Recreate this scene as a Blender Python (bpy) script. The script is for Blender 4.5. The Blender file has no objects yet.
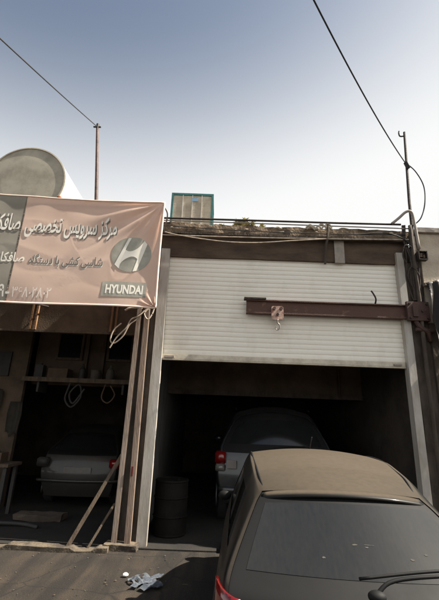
import bpy, bmesh, math, random
from mathutils import Vector, Matrix, noise
random.seed(7)
S = bpy.context.scene
C = S.collection
R = math.radians

# ------------------------------------------------------------------ materials
def mat(name, col, rough=.7, var=.25, scale=6, bump=.2, bscale=40, metal=0, col2=None, thr=(.4, .65), coat=0, spec=.5, stretch=None, dust=None, dust_amt=.8):
    m = bpy.data.materials.new(name); m.use_nodes = True
    nt = m.node_tree; N = nt.nodes; L = nt.links
    b = N['Principled BSDF']
    tc = N.new('ShaderNodeTexCoord'); src = tc.outputs['Object']
    if stretch:
        mp = N.new('ShaderNodeMapping'); mp.inputs['Scale'].default_value = stretch
        L.new(src, mp.inputs['Vector']); src = mp.outputs[0]
    n = N.new('ShaderNodeTexNoise'); n.inputs['Scale'].default_value = scale; n.inputs['Detail'].default_value = 8; n.inputs['Roughness'].default_value = .65
    L.new(src, n.inputs['Vector'])
    rp = N.new('ShaderNodeMapRange'); rp.inputs[1].default_value = thr[0]; rp.inputs[2].default_value = thr[1]
    L.new(n.outputs['Fac'], rp.inputs[0])
    mx = N.new('ShaderNodeMix'); mx.data_type = 'RGBA'
    c2 = col2 or [c * (1 - var) for c in col]
    mx.inputs[6].default_value = (*col, 1); mx.inputs[7].default_value = (*c2, 1)
    L.new(rp.outputs[0], mx.inputs[0])
    out = mx.outputs[2]
    if dust:      # settled dust on faces that look up, broken up by noise
        g = N.new('ShaderNodeNewGeometry'); sx = N.new('ShaderNodeSeparateXYZ'); L.new(g.outputs['Normal'], sx.inputs[0])
        r2 = N.new('ShaderNodeMapRange'); r2.inputs[1].default_value = .80; r2.inputs[2].default_value = .99; r2.inputs[4].default_value = dust_amt
        L.new(sx.outputs['Z'], r2.inputs[0])
        n3 = N.new('ShaderNodeTexNoise'); n3.inputs['Scale'].default_value = 30; n3.inputs['Detail'].default_value = 10; L.new(tc.outputs['Object'], n3.inputs['Vector'])
        r3 = N.new('ShaderNodeMapRange'); r3.inputs[1].default_value = .25; r3.inputs[2].default_value = .6; r3.inputs[3].default_value = .84
        L.new(n3.outputs['Fac'], r3.inputs[0])
        mu = N.new('ShaderNodeMath'); mu.operation = 'MULTIPLY'; L.new(r2.outputs[0], mu.inputs[0]); L.new(r3.outputs[0], mu.inputs[1])
        m2 = N.new('ShaderNodeMix'); m2.data_type = 'RGBA'; L.new(mu.outputs[0], m2.inputs[0]); L.new(out, m2.inputs[6]); m2.inputs[7].default_value = (*dust, 1)
        out = m2.outputs[2]
        rr = N.new('ShaderNodeMapRange'); rr.inputs[3].default_value = rough; rr.inputs[4].default_value = .75; L.new(mu.outputs[0], rr.inputs[0])
        L.new(rr.outputs[0], b.inputs['Roughness'])
    else:
        rr = N.new('ShaderNodeMapRange'); rr.inputs[3].default_value = rough; rr.inputs[4].default_value = min(1, rough * 1.25); L.new(n.outputs['Fac'], rr.inputs[0])
        L.new(rr.outputs[0], b.inputs['Roughness'])
    L.new(out, b.inputs['Base Color'])
    b.inputs['Metallic'].default_value = metal
    b.inputs['Coat Weight'].default_value = coat
    b.inputs['Coat Roughness'].default_value = .12
    b.inputs['Specular IOR Level'].default_value = spec
    if bump:
        n2 = N.new('ShaderNodeTexNoise'); n2.inputs['Scale'].default_value = bscale; n2.inputs['Detail'].default_value = 6
        L.new(src, n2.inputs['Vector'])
        bp = N.new('ShaderNodeBump'); bp.inputs['Strength'].default_value = bump; bp.inputs['Distance'].default_value = .02
        L.new(n2.outputs['Fac'], bp.inputs['Height']); L.new(bp.outputs[0], b.inputs['Normal'])
    return m

M = {}
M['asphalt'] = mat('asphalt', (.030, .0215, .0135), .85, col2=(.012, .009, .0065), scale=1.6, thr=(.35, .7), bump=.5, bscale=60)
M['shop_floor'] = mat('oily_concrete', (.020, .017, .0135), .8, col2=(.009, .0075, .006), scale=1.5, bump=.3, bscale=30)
M['kerb'] = mat('worn_concrete', (.14, .11, .075), .85, col2=(.045, .035, .026), scale=4, thr=(.4, .6), bump=.6, bscale=40)
M['shutter'] = mat('painted_shutter', (.86, .82, .73), .45, col2=(.72, .67, .57), scale=2.2, thr=(.5, .8), bump=.05, bscale=30, stretch=(1, 1, .5))
M['bar'] = mat('bottom_rail', (.62, .57, .46), .5, col2=(.42, .37, .29), scale=5, bump=.1)
M['rail'] = mat('rail_paint', (.46, .43, .385), .5, col2=(.30, .265, .22), scale=5, bump=.1, stretch=(1, 1, .25))
M['mud'] = mat('mud_plaster', (.27, .20, .135), .95, col2=(.09, .062, .04), scale=5, thr=(.35, .62), bump=1, bscale=25)
M['soffit'] = mat('brown_plaster', (.105, .073, .05), .9, col2=(.05, .034, .024), scale=3.5, thr=(.38, .68), bump=.5, bscale=25, stretch=(.5, 1, 1.6))
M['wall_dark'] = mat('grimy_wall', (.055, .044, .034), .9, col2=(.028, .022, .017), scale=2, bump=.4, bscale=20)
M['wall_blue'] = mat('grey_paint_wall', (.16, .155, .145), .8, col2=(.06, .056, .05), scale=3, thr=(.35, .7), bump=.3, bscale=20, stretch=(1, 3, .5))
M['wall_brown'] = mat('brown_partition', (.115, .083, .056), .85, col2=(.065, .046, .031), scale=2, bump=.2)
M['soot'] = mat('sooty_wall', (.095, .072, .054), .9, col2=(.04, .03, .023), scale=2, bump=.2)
M['beige'] = mat('beige_plaster', (.50, .44, .35), .9, col2=(.36, .30, .23), scale=3, thr=(.42, .72), bump=.3, bscale=30)
M['column'] = mat('column_plaster', (.095, .075, .058), .9, col2=(.042, .032, .024), scale=5, thr=(.35, .65), bump=.6, bscale=25, stretch=(1, 1, .4))
M['steel_rust'] = mat('rusty_steel', (.085, .044, .032), .7, col2=(.055, .030, .024), scale=8, thr=(.35, .65), bump=.4, bscale=60)
M['steel_rust_worn'] = mat('rusty_steel_worn', (.095, .048, .036), .7, col2=(.20, .115, .085), scale=7, thr=(.60, .72), bump=.4, bscale=60)
M['pipe'] = mat('dark_pipe', (.055, .04, .033), .6, col2=(.03, .023, .02), scale=10, bump=.2, metal=.3)
M['pole_rust'] = mat('pole_paint', (.13, .07, .05), .6, col2=(.05, .03, .025), scale=10, bump=.2)
M['conduit'] = mat('grey_conduit', (.33, .29, .25), .6, scale=10, bump=.1)
M['cable'] = mat('black_cable', (.018, .017, .017), .6, bump=0)
M['cable_pale'] = mat('pale_cable', (.48, .40, .32), .6, col2=(.25, .2, .15), scale=10, bump=0)
M['post'] = mat('post_paint', (.31, .245, .195), .7, col2=(.17, .12, .09), scale=4, thr=(.4, .7), bump=.3, bscale=30, stretch=(2, 2, .3))
M['post_dark'] = mat('post_worn', (.27, .20, .155), .7, col2=(.14, .095, .07), scale=4, thr=(.4, .7), bump=.3, bscale=30, stretch=(2, 2, .3))
M['wood'] = mat('old_plank', (.12, .088, .06), .85, col2=(.055, .038, .027), scale=5, thr=(.35, .7), bump=.4, bscale=30, stretch=(4, 4, .5))
M['wood_orange'] = mat('orange_batten', (.24, .13, .06), .8, col2=(.14, .075, .04), scale=5, bump=.2)
M['red'] = mat('red_tape', (.12, .012, .01), .5, bump=0)
M['hoist'] = mat('hoist_paint', (.52, .36, .29), .6, col2=(.28, .13, .09), scale=14, thr=(.45, .6), bump=.3)
M['hook'] = mat('hook_steel', (.28, .24, .21), .45, metal=.6, bump=.1)
M['tarp'] = mat('dark_tarp', (.025, .021, .018), .55, col2=(.025, .022, .02), scale=6, bump=.3, bscale=12)
M['teal'] = mat('teal_paint', (.035, .19, .19), .6, col2=(.05, .12, .11), scale=9, bump=.1)
M['louver'] = mat('cooler_louvre', (.88, .82, .70), .6, col2=(.72, .65, .53), scale=6, bump=.1)
M['cooler_white'] = mat('cooler_panel', (.62, .60, .55), .5, bump=.1)
M['sticker'] = mat('blue_sticker', (.25, .40, .55), .5, bump=0)
M['tank_white'] = mat('tank_paint', (.80, .77, .72), .5, col2=(.66, .62, .56), scale=3, bump=.1)
M['tank_end'] = mat('tank_end_zinc', (.42, .385, .31), .75, col2=(.30, .275, .22), scale=2.6, thr=(.4, .62), bump=.04, bscale=6, metal=0)
M['rust'] = mat('rust_stain', (.25, .08, .03), .9, bump=.2)
M['drum'] = mat('black_drum', (.006, .005, .0045), .7, col2=(.012, .010, .008), scale=5, bump=.2, spec=.2)
M['tyre'] = mat('tyre_rubber', (.018, .017, .016), .8, bump=.2)
M['rim'] = mat('rim_alloy', (.25, .25, .25), .35, metal=.8, bump=0)
M['rubber'] = mat('rubber_seal', (.006, .006, .006), .6, bump=0, spec=.25)
M['glass'] = mat('dusty_glass', (.006, .0065, .006), .12, col2=(.013, .012, .010), scale=26, thr=(.35, .8), stretch=(2.2, .5, .5), bump=.03, bscale=4, spec=.75, dust=(.14, .13, .11), dust_amt=.25)
M['glass_clean'] = mat('dark_glass', (.014, .015, .016), .08, bump=0, spec=.6)
M['paint_car'] = mat('dark_grey_car_paint', (.008, .008, .0078), .45, col2=(.013, .012, .010), scale=5, bump=0, coat=.12, spec=.12, dust=(.088, .070, .050), dust_amt=.9)
M['paint_suv'] = mat('grey_blue_paint', (.034, .037, .041), .3, bump=0, metal=.3, coat=.7)
M['paint_white'] = mat('pale_car_paint', (.024, .022, .019), .5, bump=0, coat=.5)
M['lamp_red'] = mat('red_lens', (.16, .006, .006), .15, bump=0, coat=1)
M['lamp_clear'] = mat('clear_lens', (.16, .15, .14), .15, bump=0, coat=1)
M['chrome'] = mat('chrome', (.7, .7, .7), .12, metal=1, bump=0)
M['plate'] = mat('plate_white', (.16, .15, .14), .5, bump=0)
M['paper'] = mat('crumpled_paper', (.19, .21, .235), .8, col2=(.11, .13, .165), scale=14, thr=(.45, .55), bump=.2)
M['white_rag'] = mat('white_scrap', (.8, .78, .72), .8, bump=.1)
M['leaf'] = mat('dusty_leaf', (.46, .42, .20), .8, col2=(.30, .28, .12), scale=20, bump=0)
M['stem'] = mat('twig', (.16, .12, .08), .9, bump=0)
M['banner_pink'] = mat('banner_vinyl', (.92, .71, .59), .6, col2=(.88, .66, .54), scale=1.5, bump=0)
M['banner_grey'] = mat('banner_print_grey', (.44, .41, .345), .6, col2=(.39, .365, .305), scale=1.5, bump=0)
M['ink_white'] = mat('print_white', (.88, .83, .73), .6, var=.08, bump=0)
M['ink_pale'] = mat('print_pale', (.90, .80, .70), .6, var=.08, bump=0)
M['ink_dark'] = mat('print_dark', (.16, .14, .12), .6, bump=0)
M['ink_mid'] = mat('print_grey', (.37, .355, .295), .6, bump=0)
M['clutter_pale'] = mat('pale_clutter', (.09, .08, .065), .7, bump=.1)
M['clutter_dark'] = mat('dark_clutter', (.035, .032, .03), .6, bump=.1)
M['clutter_brown'] = mat('brown_clutter', (.10, .065, .04), .7, bump=.1)

# ------------------------------------------------------------------ helpers
def link(name, me, m=None, parent=None, smooth=False):
    o = bpy.data.objects.new(name, me); C.objects.link(o)
    if m: me.materials.append(M[m] if isinstance(m, str) else m)
    if parent: o.parent = parent
    if smooth:
        for p in me.polygons: p.use_smooth = True
    return o
def build(name, bm, m, parent=None, smooth=False, bevel=0, offset=None):
    """bmesh in world coordinates -> one object, whose origin is its parent's (things are built where they stand)"""
    me = bpy.data.meshes.new(name)
    if bevel:
        bmesh.ops.bevel(bm, geom=[e for e in bm.edges if len(e.link_faces) == 2 and e.calc_face_angle(0) > .7], offset=bevel, segments=2, affect='EDGES', clamp_overlap=True)
    if parent is not None and not offset:
        bmesh.ops.translate(bm, verts=bm.verts, vec=-Vector(parent.matrix_world.translation if False else parent.location))
    bm.to_mesh(me); bm.free()
    return link(name, me, m, parent, smooth)
def single(name, bm, m, label, cat, group=None, smooth=False, bevel=0, kind=None):
    """one-mesh top-level thing with its origin at its base"""
    xs = [v.co.x for v in bm.verts]; ys = [v.co.y for v in bm.verts]; zs = [v.co.z for v in bm.verts]
    c = Vector(((min(xs) + max(xs)) / 2, (min(ys) + max(ys)) / 2, min(zs)))
    if bevel:
        bmesh.ops.bevel(bm, geom=[e for e in bm.edges if len(e.link_faces) == 2 and e.calc_face_angle(0) > .7], offset=bevel, segments=2, affect='EDGES', clamp_overlap=True)
    bmesh.ops.translate(bm, verts=bm.verts, vec=-c)
    me = bpy.data.meshes.new(name); bm.to_mesh(me); bm.free()
    o = link(name, me, m, None, smooth); o.location = c
    tag(o, label, cat, group, kind); return o
def tag(o, label=None, cat=None, group=None, kind=None):
    if label: o['label'] = label
    if cat: o['category'] = cat
    if group: o['group'] = group
    if kind: o['kind'] = kind
    return o
def thing(name, label, cat, loc, group=None, rz=0):
    o = bpy.data.objects.new(name, None); C.objects.link(o); o.location = loc; o.rotation_euler.z = rz
    o.empty_display_size = .2
    return tag(o, label, cat, group)
def structure(name, bm, m, smooth=False):
    me = bpy.data.meshes.new(name); bm.to_mesh(me); bm.free()
    o = link(name, me, m, None, smooth); o['kind'] = 'structure'; return o

def box(bm, x0, x1, y0, y1, z0, z1):
    v = [bm.verts.new((x, y, z)) for z in (z0, z1) for y in (y0, y1) for x in (x0, x1)]
    for f in ((0, 2, 3, 1), (4, 5, 7, 6), (0, 1, 5, 4), (2, 6, 7, 3), (0, 4, 6, 2), (1, 3, 7, 5)):
        bm.faces.new([v[i] for i in f])
    return bm
def B(*a):
    bm = bmesh.new(); 
    if a and not isinstance(a[0], (tuple, list)): a = [a]
    for b in a: box(bm, *b)
    return bm
def tube(bm, pts, r, n=8, r1=None, cap=True):
    pts = [Vector(p) for p in pts]; rings = []
    up = Vector((.31, .17, .93)).normalized()
    for i, p in enumerate(pts):
        d = (pts[min(i + 1, len(pts) - 1)] - pts[max(i - 1, 0)]).normalized()
        a = d.cross(up)
        if a.length < .05: a = d.cross(Vector((1, 0, 0)))
        a.normalize(); b = d.cross(a)
        rr = r if r1 is None else r + (r1 - r) * i / (len(pts) - 1)
        rings.append([bm.verts.new(p + (a * math.cos(t) + b * math.sin(t)) * rr) for t in [2 * math.pi * k / n for k in range(n)]])
    for a, b in zip(rings, rings[1:]):
        for k in range(n): bm.faces.new((a[k], a[(k + 1) % n], b[(k + 1) % n], b[k]))
    if cap:
        bm.faces.new(rings[0][::-1]); bm.faces.new(rings[-1])
    return bm
def T(pts, r, n=8, r1=None): return tube(bmesh.new(), pts, r, n, r1)
def curve(pts, n=8):
    """Catmull-Rom through pts"""
    P = [Vector(p) for p in pts]; P = [P[0] * 2 - P[1]] + P + [P[-1] * 2 - P[-2]]; out = []
    for i in range(1, len(P) - 2):
        for k in range(n):
            t = k / n; a, b, c, d = P[i - 1:i + 3]
            out.append(.5 * ((2 * b) + (c - a) * t + (2 * a - 5 * b + 4 * c - d) * t * t + (3 * b - a - 3 * c + d) * t ** 3))
    return out + [P[-2]]
def sag(a, b, s, n=16):
    a, b = Vector(a), Vector(b)
    return [a.lerp(b, t / n) - Vector((0, 0, 4 * s * (t / n) * (1 - t / n))) for t in range(n + 1)]
def prism(bm, poly, y0, y1, f=lambda u, w, y: (u, y, w)):
    a = [bm.verts.new(f(u, w, y0)) for u, w in poly]; b = [bm.verts.new(f(u, w, y1)) for u, w in poly]
    n = len(poly); bm.faces.new(a); bm.faces.new(b[::-1])
    for i in range(n): bm.faces.new((a[i], b[i], b[(i + 1) % n], a[(i + 1) % n]))
    return bm
def recalc(bm): bmesh.ops.recalc_face_normals(bm, faces=bm.faces); return bm
def rough_box(x0, x1, y0, y1, z0, z1, step, amp, sc=3, top=0, seed=0):
    """box whose front, top and bottom are finely gridded and pushed about, like hand-laid mud plaster"""
    bm = B(x0, x1, y0, y1, z0, z1)
    for ax, n in ((0, int((x1 - x0) / step)), (2, max(2, int((z1 - z0) / step))), (1, max(2, int((y1 - y0) / step)))):
        lo = (x0, y0, z0)[ax]; hi = (x1, y1, z1)[ax]
        for k in range(1, n):
            co = [0, 0, 0]; no = [0, 0, 0]; co[ax] = lo + (hi - lo) * k / n; no[ax] = 1
            bmesh.ops.bisect_plane(bm, geom=bm.verts[:] + bm.edges[:] + bm.faces[:], plane_co=co, plane_no=no)
    for v in bm.verts:
        p = v.co + Vector((seed, seed * 2, 0))
        n1 = noise.noise_vector(p * sc) * amp + noise.noise_vector(p * sc * 3.1) * amp * .45
        v.co += n1
        if top and v.co.z > (z0 + z1) / 2: v.co.z += top * noise.noise(Vector((p.x * 1.7, 3, seed))) + top * .6 * noise.noise(Vector((p.x * 5.3, 8, seed)))
    return recalc(bm)

YF = 6.15     # plane of the roller shutter

# ------------------------------------------------------------------ ground
bm = bmesh.new()
n = 60
def gx(i): t = (i / n) * 2 - 1; return math.copysign(abs(t) ** 2.6 * 300, t)
vs = [[bm.verts.new((gx(i), gx(j) + 4, 0)) for i in range(n + 1)] for j in range(n + 1)]
for j in range(n):
    for i in range(n): bm.faces.new((vs[j][i], vs[j][i + 1], vs[j + 1][i + 1], vs[j + 1][i]))
for v in bm.verts: v.co.z = -.012 + (noise.noise(v.co * .9) * .01 if v.co.y < 5.7 and abs(v.co.x) < 8 else -.008)
ground = structure('ground', bm, 'asphalt', True)
bm = B(-6.5, 3.6, 5.98, 14, -.03, .004)
structure('shop_floor', bm, 'shop_floor')
bm = rough_box(-6.5, -1.36, 5.76, 5.93, -.03, .045, .07, .010, 4)
for v in bm.verts:
    v.co.y += .05 * noise.noise(Vector((v.co.x * 1.3, 0, 0)))
    if noise.noise(Vector((v.co.x * 1.1 + 5, 2.2, 0))) > .18 and v.co.z > 0: v.co.z -= .035
structure('kerb_strip', bm, 'kerb')

# ------------------------------------------------------------------ garage building with the shutter
GB = thing('garage_building', 'mud plastered garage with a half raised white roller shutter behind the parked hatchback', 'building', (1, 6.1, 0))
def gp(name, bm, m, **k): return build(name, bm, m, GB, **k)
gp('parapet', rough_box(-1.08, 3.36, 6.05, 6.45, 4.86, 5.03, .05, .022, 4, top=.03), 'mud')
gp('fascia', rough_box(-1.06, 3.22, 6.09, 6.40, 4.40, 4.862, .07, .008, 2, seed=3), 'soffit')
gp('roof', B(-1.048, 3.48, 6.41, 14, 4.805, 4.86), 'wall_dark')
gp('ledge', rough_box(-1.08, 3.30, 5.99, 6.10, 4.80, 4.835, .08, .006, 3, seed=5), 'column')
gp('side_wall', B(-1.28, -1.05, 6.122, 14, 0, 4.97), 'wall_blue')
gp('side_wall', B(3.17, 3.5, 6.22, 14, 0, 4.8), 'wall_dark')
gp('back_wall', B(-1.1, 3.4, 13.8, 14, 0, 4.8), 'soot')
gp('mezzanine', B((-1.05, 3.17, 8.5, 8.7, 2.30, 3.25), (-1.05, 3.17, 8.7, 13.8, 2.45, 2.55)), 'wall_brown')
gp('beam', B(-1.05, 3.17, 8.44, 8.50, 2.22, 2.31), 'column')
gp('pipe', T([(2.66, 8.42, 2.25), (2.66, 8.42, 3.2)], .025), 'column')
gp('column', rough_box(3.17, 3.44, 6.06, 6.22, 0, 4.42, .09, .010, 3, seed=9), 'column')
gp('column', rough_box(-1.30, -1.045, 6.08, 6.121, 0, 4.42, .09, .004, 3, seed=2), 'column')
# roller shutter: curved slats in one mesh, bottom bar and two guide rails
SH = None
bm = bmesh.new(); prof = []
pitch = .080; z = 2.70; k = 0
while z < 4.44:
    for t, d in ((0, 0), (.05, -.006), (.22, -.011), (.52, -.013), (.84, -.010), (.95, -.004)):
        prof.append((z + t * pitch, YF + d))
    z += pitch
xs = [-.93 + 3.96 * i / 40 for i in range(41)]
rows = []
for (zz, yy) in prof:
    rows.append([bm.verts.new((x, yy + .012 * noise.noise(Vector((x * .9, zz * 1.3, 4))) + (.018 * math.exp(-((x - .28) ** 2 + (zz - 3.27) ** 2) / .006)), zz + .006 * noise.noise(Vector((x * .7, zz * .3, 1))))) for x in xs])
for a, b in zip(rows, rows[1:]):
    for i in range(40): bm.faces.new((a[i], a[i + 1], b[i + 1], b[i]))
SH = gp('roller_shutter', bm, 'shutter')
SH.data.polygons.foreach_set('use_smooth', [False] * len(SH.data.polygons))
def sub(name, bm, m, parent, **k):
    off = Vector(parent.location)
    q = parent.parent
    while q: off += Vector(q.location); q = q.parent
    bmesh.ops.translate(bm, verts=bm.verts, vec=-off)
    return build(name, bm, m, parent, offset=True, **k)
sub('bottom_bar', B((-.92, 3.02, 6.105, 6.165, 2.625, 2.70), (-.92, 3.02, 6.10, 6.17, 2.605, 2.622)), 'bar', SH, bevel=.004)
sub('lock', B((-.86, -.70, 6.07, 6.103, 2.635, 2.672)), 'conduit', SH, bevel=.004)
sub('lock', B((2.82, 2.95, 6.075, 6.103, 2.64, 2.67)), 'conduit', SH, bevel=.004)
for x0, x1, zt in ((-1.042, -.895, 4.52), (3.03, 3.15, 4.60)):
    bm = B((x0, x1, 6.035, 6.075, 0, zt), (x0, x0 + .02, 6.076, 6.18, 0, zt), (x1 - .02, x1, 6.076, 6.13, 0, zt))
    gp('guide_rail', bm, 'rail', bevel=.006)
gp('bracket_plate', B((1.97, 2.14, 6.06, 6.085, 4.38, 4.80)), 'conduit')
gp('strap', T(curve([(1.86, 6.0, 5.10), (1.84, 5.98, 4.85), (1.80, 6.03, 4.6), (1.79, 6.05, 4.34)]), .022, 6), 'column')
bm = bmesh.new()
for k in range(9):
    x = 1.45 + random.random() * .55; z = 4.98 + random.random() * .07
    tube(bm, curve([(x, 6.02, z), (x + .06, 5.99, z + .04), (x + .14, 6.0, z - .02)]), .016, 5)
gp('loose_cloth', bm, 'beige')
gp('rebar', T(curve([(2.60, 6.08, 3.64), (2.59, 6.0, 3.72), (2.55, 5.98, 3.80), (2.52, 5.99, 3.86)]), .013), 'pipe')
gp('edge_pipe', T([(-1.10, 5.99, 5.085), (.5, 5.99, 5.10), (2.0, 5.99, 5.11), (3.15, 5.99, 5.125)], .018), 'pipe')
gp('edge_pipe', T([(-1.10, 6.0, 5.045), (1.5, 6.0, 5.05), (3.3, 6.0, 5.055)], .011), 'conduit')
bm = bmesh.new()          # lumps of dried mud on the roof edge
for k in range(30):
    x = random.uniform(-1.0, 3.2); r = random.uniform(.025, .06)
    mt = Matrix.Translation((x, 6.05 + random.random() * .1, 4.93 + random.random() * .10)) @ Matrix.Diagonal((r * random.uniform(1, 2.4), r * .7, r * .5, 1))
    bmesh.ops.create_icosphere(bm, subdivisions=2, radius=1, matrix=mt)
for v in bm.verts: v.co += noise.noise_vector(v.co * 14) * .018
gp('mud_lumps', bm, 'beige')['kind'] = 'stuff'

# cables clipped along the facade
cb = thing('facade_cable_run', 'thin pale and dark cables sagging along the garage fascia under the parapet', 'cable', (1, 5.98, 4.6))
build('cable', T(sag((-1.1, 5.98, 4.75), (3.25, 5.98, 4.83), .02), .013, 6), 'cable_pale', cb)
build('cable', T(curve([(-1.0, 5.97, 4.80), (-.7, 5.97, 4.74), (0, 5.97, 4.66), (.6, 5.97, 4.66), (1.2, 5.97, 4.72), (1.8, 5.97, 4.78)]), .010, 6), 'cable_pale', cb)
build('cable', T(sag((-1.05, 5.97, 4.93), (3.2, 5.97, 4.92), .05), .008, 6), 'cable', cb)
build('cable', T(curve([(2.3, 5.97, 4.88), (2.8, 5.96, 4.93), (3.1, 5.96, 4.86), (3.26, 5.96, 4.70), (3.22, 5.96, 4.4)]), .010, 6), 'cable', cb)

# ------------------------------------------------------------------ right column clutter, conduit, junction box
bm = bmesh.new()
for k in range(9):
    x = 3.20 + .018 * k; ph = random.random() * 6
    tube(bm, curve([(x + .03 * math.sin(ph), 6.02 - .006 * k, 5.12), (x - .03 + .05 * math.sin(ph + 1), 5.99, 4.8), (x + .04 * math.sin(ph + 2), 5.98, 4.45), (x - .02 + .05 * math.sin(ph + 3), 5.99, 4.1), (x + .02, 6.0, 3.72)]), .008 + .008 * random.random(), 6)
tube(bm, curve([(3.18, 5.98, 4.35), (3.10, 5.95, 4.5), (3.16, 5.95, 4.7), (3.3, 5.95, 4.62), (3.28, 5.96, 4.3)]), .010, 6)
tube(bm, curve([(3.22, 5.98, 3.95), (3.14, 5.94, 4.12), (3.22, 5.94, 4.3), (3.34, 5.95, 4.15), (3.32, 5.96, 3.9)]), .010, 6)
for v in bm.verts: v.co.y -= 0
single('cable_bundle', bm, 'pipe', 'tangle of dark cables and pipes running down the right column beside the shutter', 'cable')
single('down_pipe', T([(3.30, 5.97, 5.1), (3.29, 5.97, 4.4), (3.30, 5.97, 3.8), (3.28, 5.98, 2.4), (3.27, 5.99, 0)], .032, 10), 'column', 'brown pipe running down the full height of the right column', 'pipe', smooth=True)
cd = thing('bent_conduit', 'pale bent metal conduit arching over the roof edge to a small rusty box', 'conduit', (3.3, 5.9, 4.4))
build('conduit_tube', T(curve([(2.98, 5.96, 5.12), (3.10, 5.93, 5.22), (3.22, 5.91, 5.33), (3.30, 5.90, 5.34), (3.34, 5.90, 5.22), (3.37, 5.90, 4.62)], 6), .024, 8), 'conduit', cd, smooth=True)
jb = thing('junction_box', 'small rusty open junction box on the beige wall at the conduit end', 'junction box', (3.41, 5.9, 4.44))
build('box_shell', B((3.34, 3.49, 5.955, 5.975, 4.42, 4.58), (3.34, 3.352, 5.88, 5.954, 4.42, 4.58), (3.478, 3.49, 5.88, 5.954, 4.42, 4.58), (3.353, 3.477, 5.88, 5.954, 4.42, 4.432), (3.353, 3.477, 5.88, 5.954, 4.568, 4.58)), 'pipe', jb)
build('fuse', B((3.37, 3.41, 5.90, 5.954, 4.47, 4.54), (3.43, 3.46, 5.91, 5.954, 4.46, 4.52)), 'clutter_brown', jb)

# ------------------------------------------------------------------ hoist rail (I-beam) with trolley
hb = thing('hoist_beam', 'rusty brown steel hoist beam fixed across the white shutter', 'steel beam', (1.8, 6.0, 3.4))
def slope(x): return .012 * (x - .5)
bm = B((.44, 3.30, 6.028, 6.042, 3.425, 3.615), (.44, 3.30, 5.985, 6.085, 3.40, 3.424), (.44, 3.30, 5.985, 6.085, 3.616, 3.636))
build('beam_section', bm, 'steel_rust_worn', hb)
build('top_plate', B((.40, .76, 5.96, 6.09, 3.638, 3.665)), 'pipe', hb, bevel=.004)
build('end_clamp', B((3.06, 3.42, 5.93, 5.983, 3.36, 3.68), (3.14, 3.22, 5.90, 5.928, 3.42, 3.6)), 'steel_rust', hb, bevel=.006)
bm = bmesh.new()
for x, z in ((3.10, 3.64), (3.38, 3.64), (3.10, 3.40), (3.38, 3.40), (3.30, 3.52)): tube(bm, [(x, 5.93, z), (x, 5.905, z)], .018, 6)
build('bolt', bm, 'pipe', hb)
bm = T(curve([(3.2, 5.98, 3.36), (3.25, 5.95, 3.25), (3.36, 5.95, 3.18), (3.42, 6.02, 3.05)]), .035, 8)
tube(bm, [(3.18, 5.96, 3.22), (3.46, 5.96, 3.20)], .03, 8)
build('brace', bm, 'steel_rust', hb)
tr = thing('hoist_trolley', 'small scuffed pinkish hoist trolley with a hook hanging on the rusty beam', 'hoist', (.93, 5.93, 3.1))
bm = bmesh.new()
prism(bm, [(.845, 3.32), (.875, 3.29), (1.01, 3.29), (1.04, 3.32), (1.04, 3.50), (1.02, 3.52), (.865, 3.52), (.845, 3.50)], 5.945, 5.965)
build('side_plate', recalc(bm), 'hoist', tr)
for x in (.888, .998): build('wheel', T([(x, 5.944, 3.475), (x, 5.915, 3.475)], .026, 12), 'steel_rust', tr)
bm = T([(.943, 5.945, 3.375), (.943, 5.922, 3.375)], .022, 10)
build('axle_bolt', bm, 'pipe', tr)
bm = B((.855, 1.03, 5.966, 5.984, 3.31, 3.395))
build('back_plate', bm, 'steel_rust', tr)
hk = [(.943, 5.95, 3.30), (.943, 5.95, 3.24), (.968, 5.95, 3.215), (.975, 5.95, 3.17), (.955, 5.95, 3.13), (.925, 5.95, 3.125), (.908, 5.95, 3.15), (.912, 5.95, 3.18)]
build('hook', T(curve(hk, 5), .012, 8, .008), 'hook', tr, smooth=True)

# ------------------------------------------------------------------ neighbour building on the right
NB = thing('neighbour_building', 'beige plastered building at the right edge beside the garage column', 'building', (4.5, 6.1, 0))
build('upper_wall', rough_box(3.45, 6.5, 6.03, 6.25, 3.35, 4.98, .15, .006, 2), 'beige', NB)
build('coping', rough_box(3.40, 6.5, 5.97, 6.3, 4.985, 5.07, .08, .010, 3, seed=6), 'conduit', NB)
build('jamb', B((3.445, 3.60, 6.02, 6.3, 0, 3.345)), 'column', NB)
build('shutter_guide', B((3.605, 3.66, 6.05, 6.3, 0, 3.345)), 'pipe', NB)
build('side_wall', B((6.3, 6.5, 6.26, 14, 0, 4.98), (3.51, 6.29, 13.8, 14, 0, 4.98), (3.51, 6.29, 6.26, 13.7, 4.7, 4.9)), 'soot', NB)
bm = bmesh.new()          # ledge at the foot of the beige wall
box(bm, 3.42, 6.5, 5.94, 6.028, 3.98, 4.03)
build('ledge', bm, 'conduit', NB)
# folded tarp hanging at the right
bm = bmesh.new(); nu, nv = 44, 34; G = []
for j in range(nv + 1):
    v = j / nv; row = []
    for i in range(nu + 1):
        u = i / nu
        x = 3.40 + u * 1.6 + .02 * math.sin(v * 9); z = 4.0 - v * (1.05 + .55 * math.sin(u * 5 + .4) ** 2) + .08 * math.sin(u * 7) * (1 - v)
        y = 5.90 - .10 * v - .055 * math.sin(u * 34 + 2.2 * math.sin(v * 3)) * (.3 + v) - .03 * math.sin(u * 61 + v * 5)
        row.append(bm.verts.new((x, y, z)))
    G.append(row)
for j in range(nv):
    for i in range(nu): bm.faces.new((G[j][i], G[j][i + 1], G[j + 1][i + 1], G[j + 1][i]))
bmesh.ops.solidify(bm, geom=bm.faces[:], thickness=.006)
single('hanging_tarp', bm, 'tarp', 'dark folded tarp hanging in front of the beige wall at the right edge', 'tarp', smooth=True)

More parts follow.
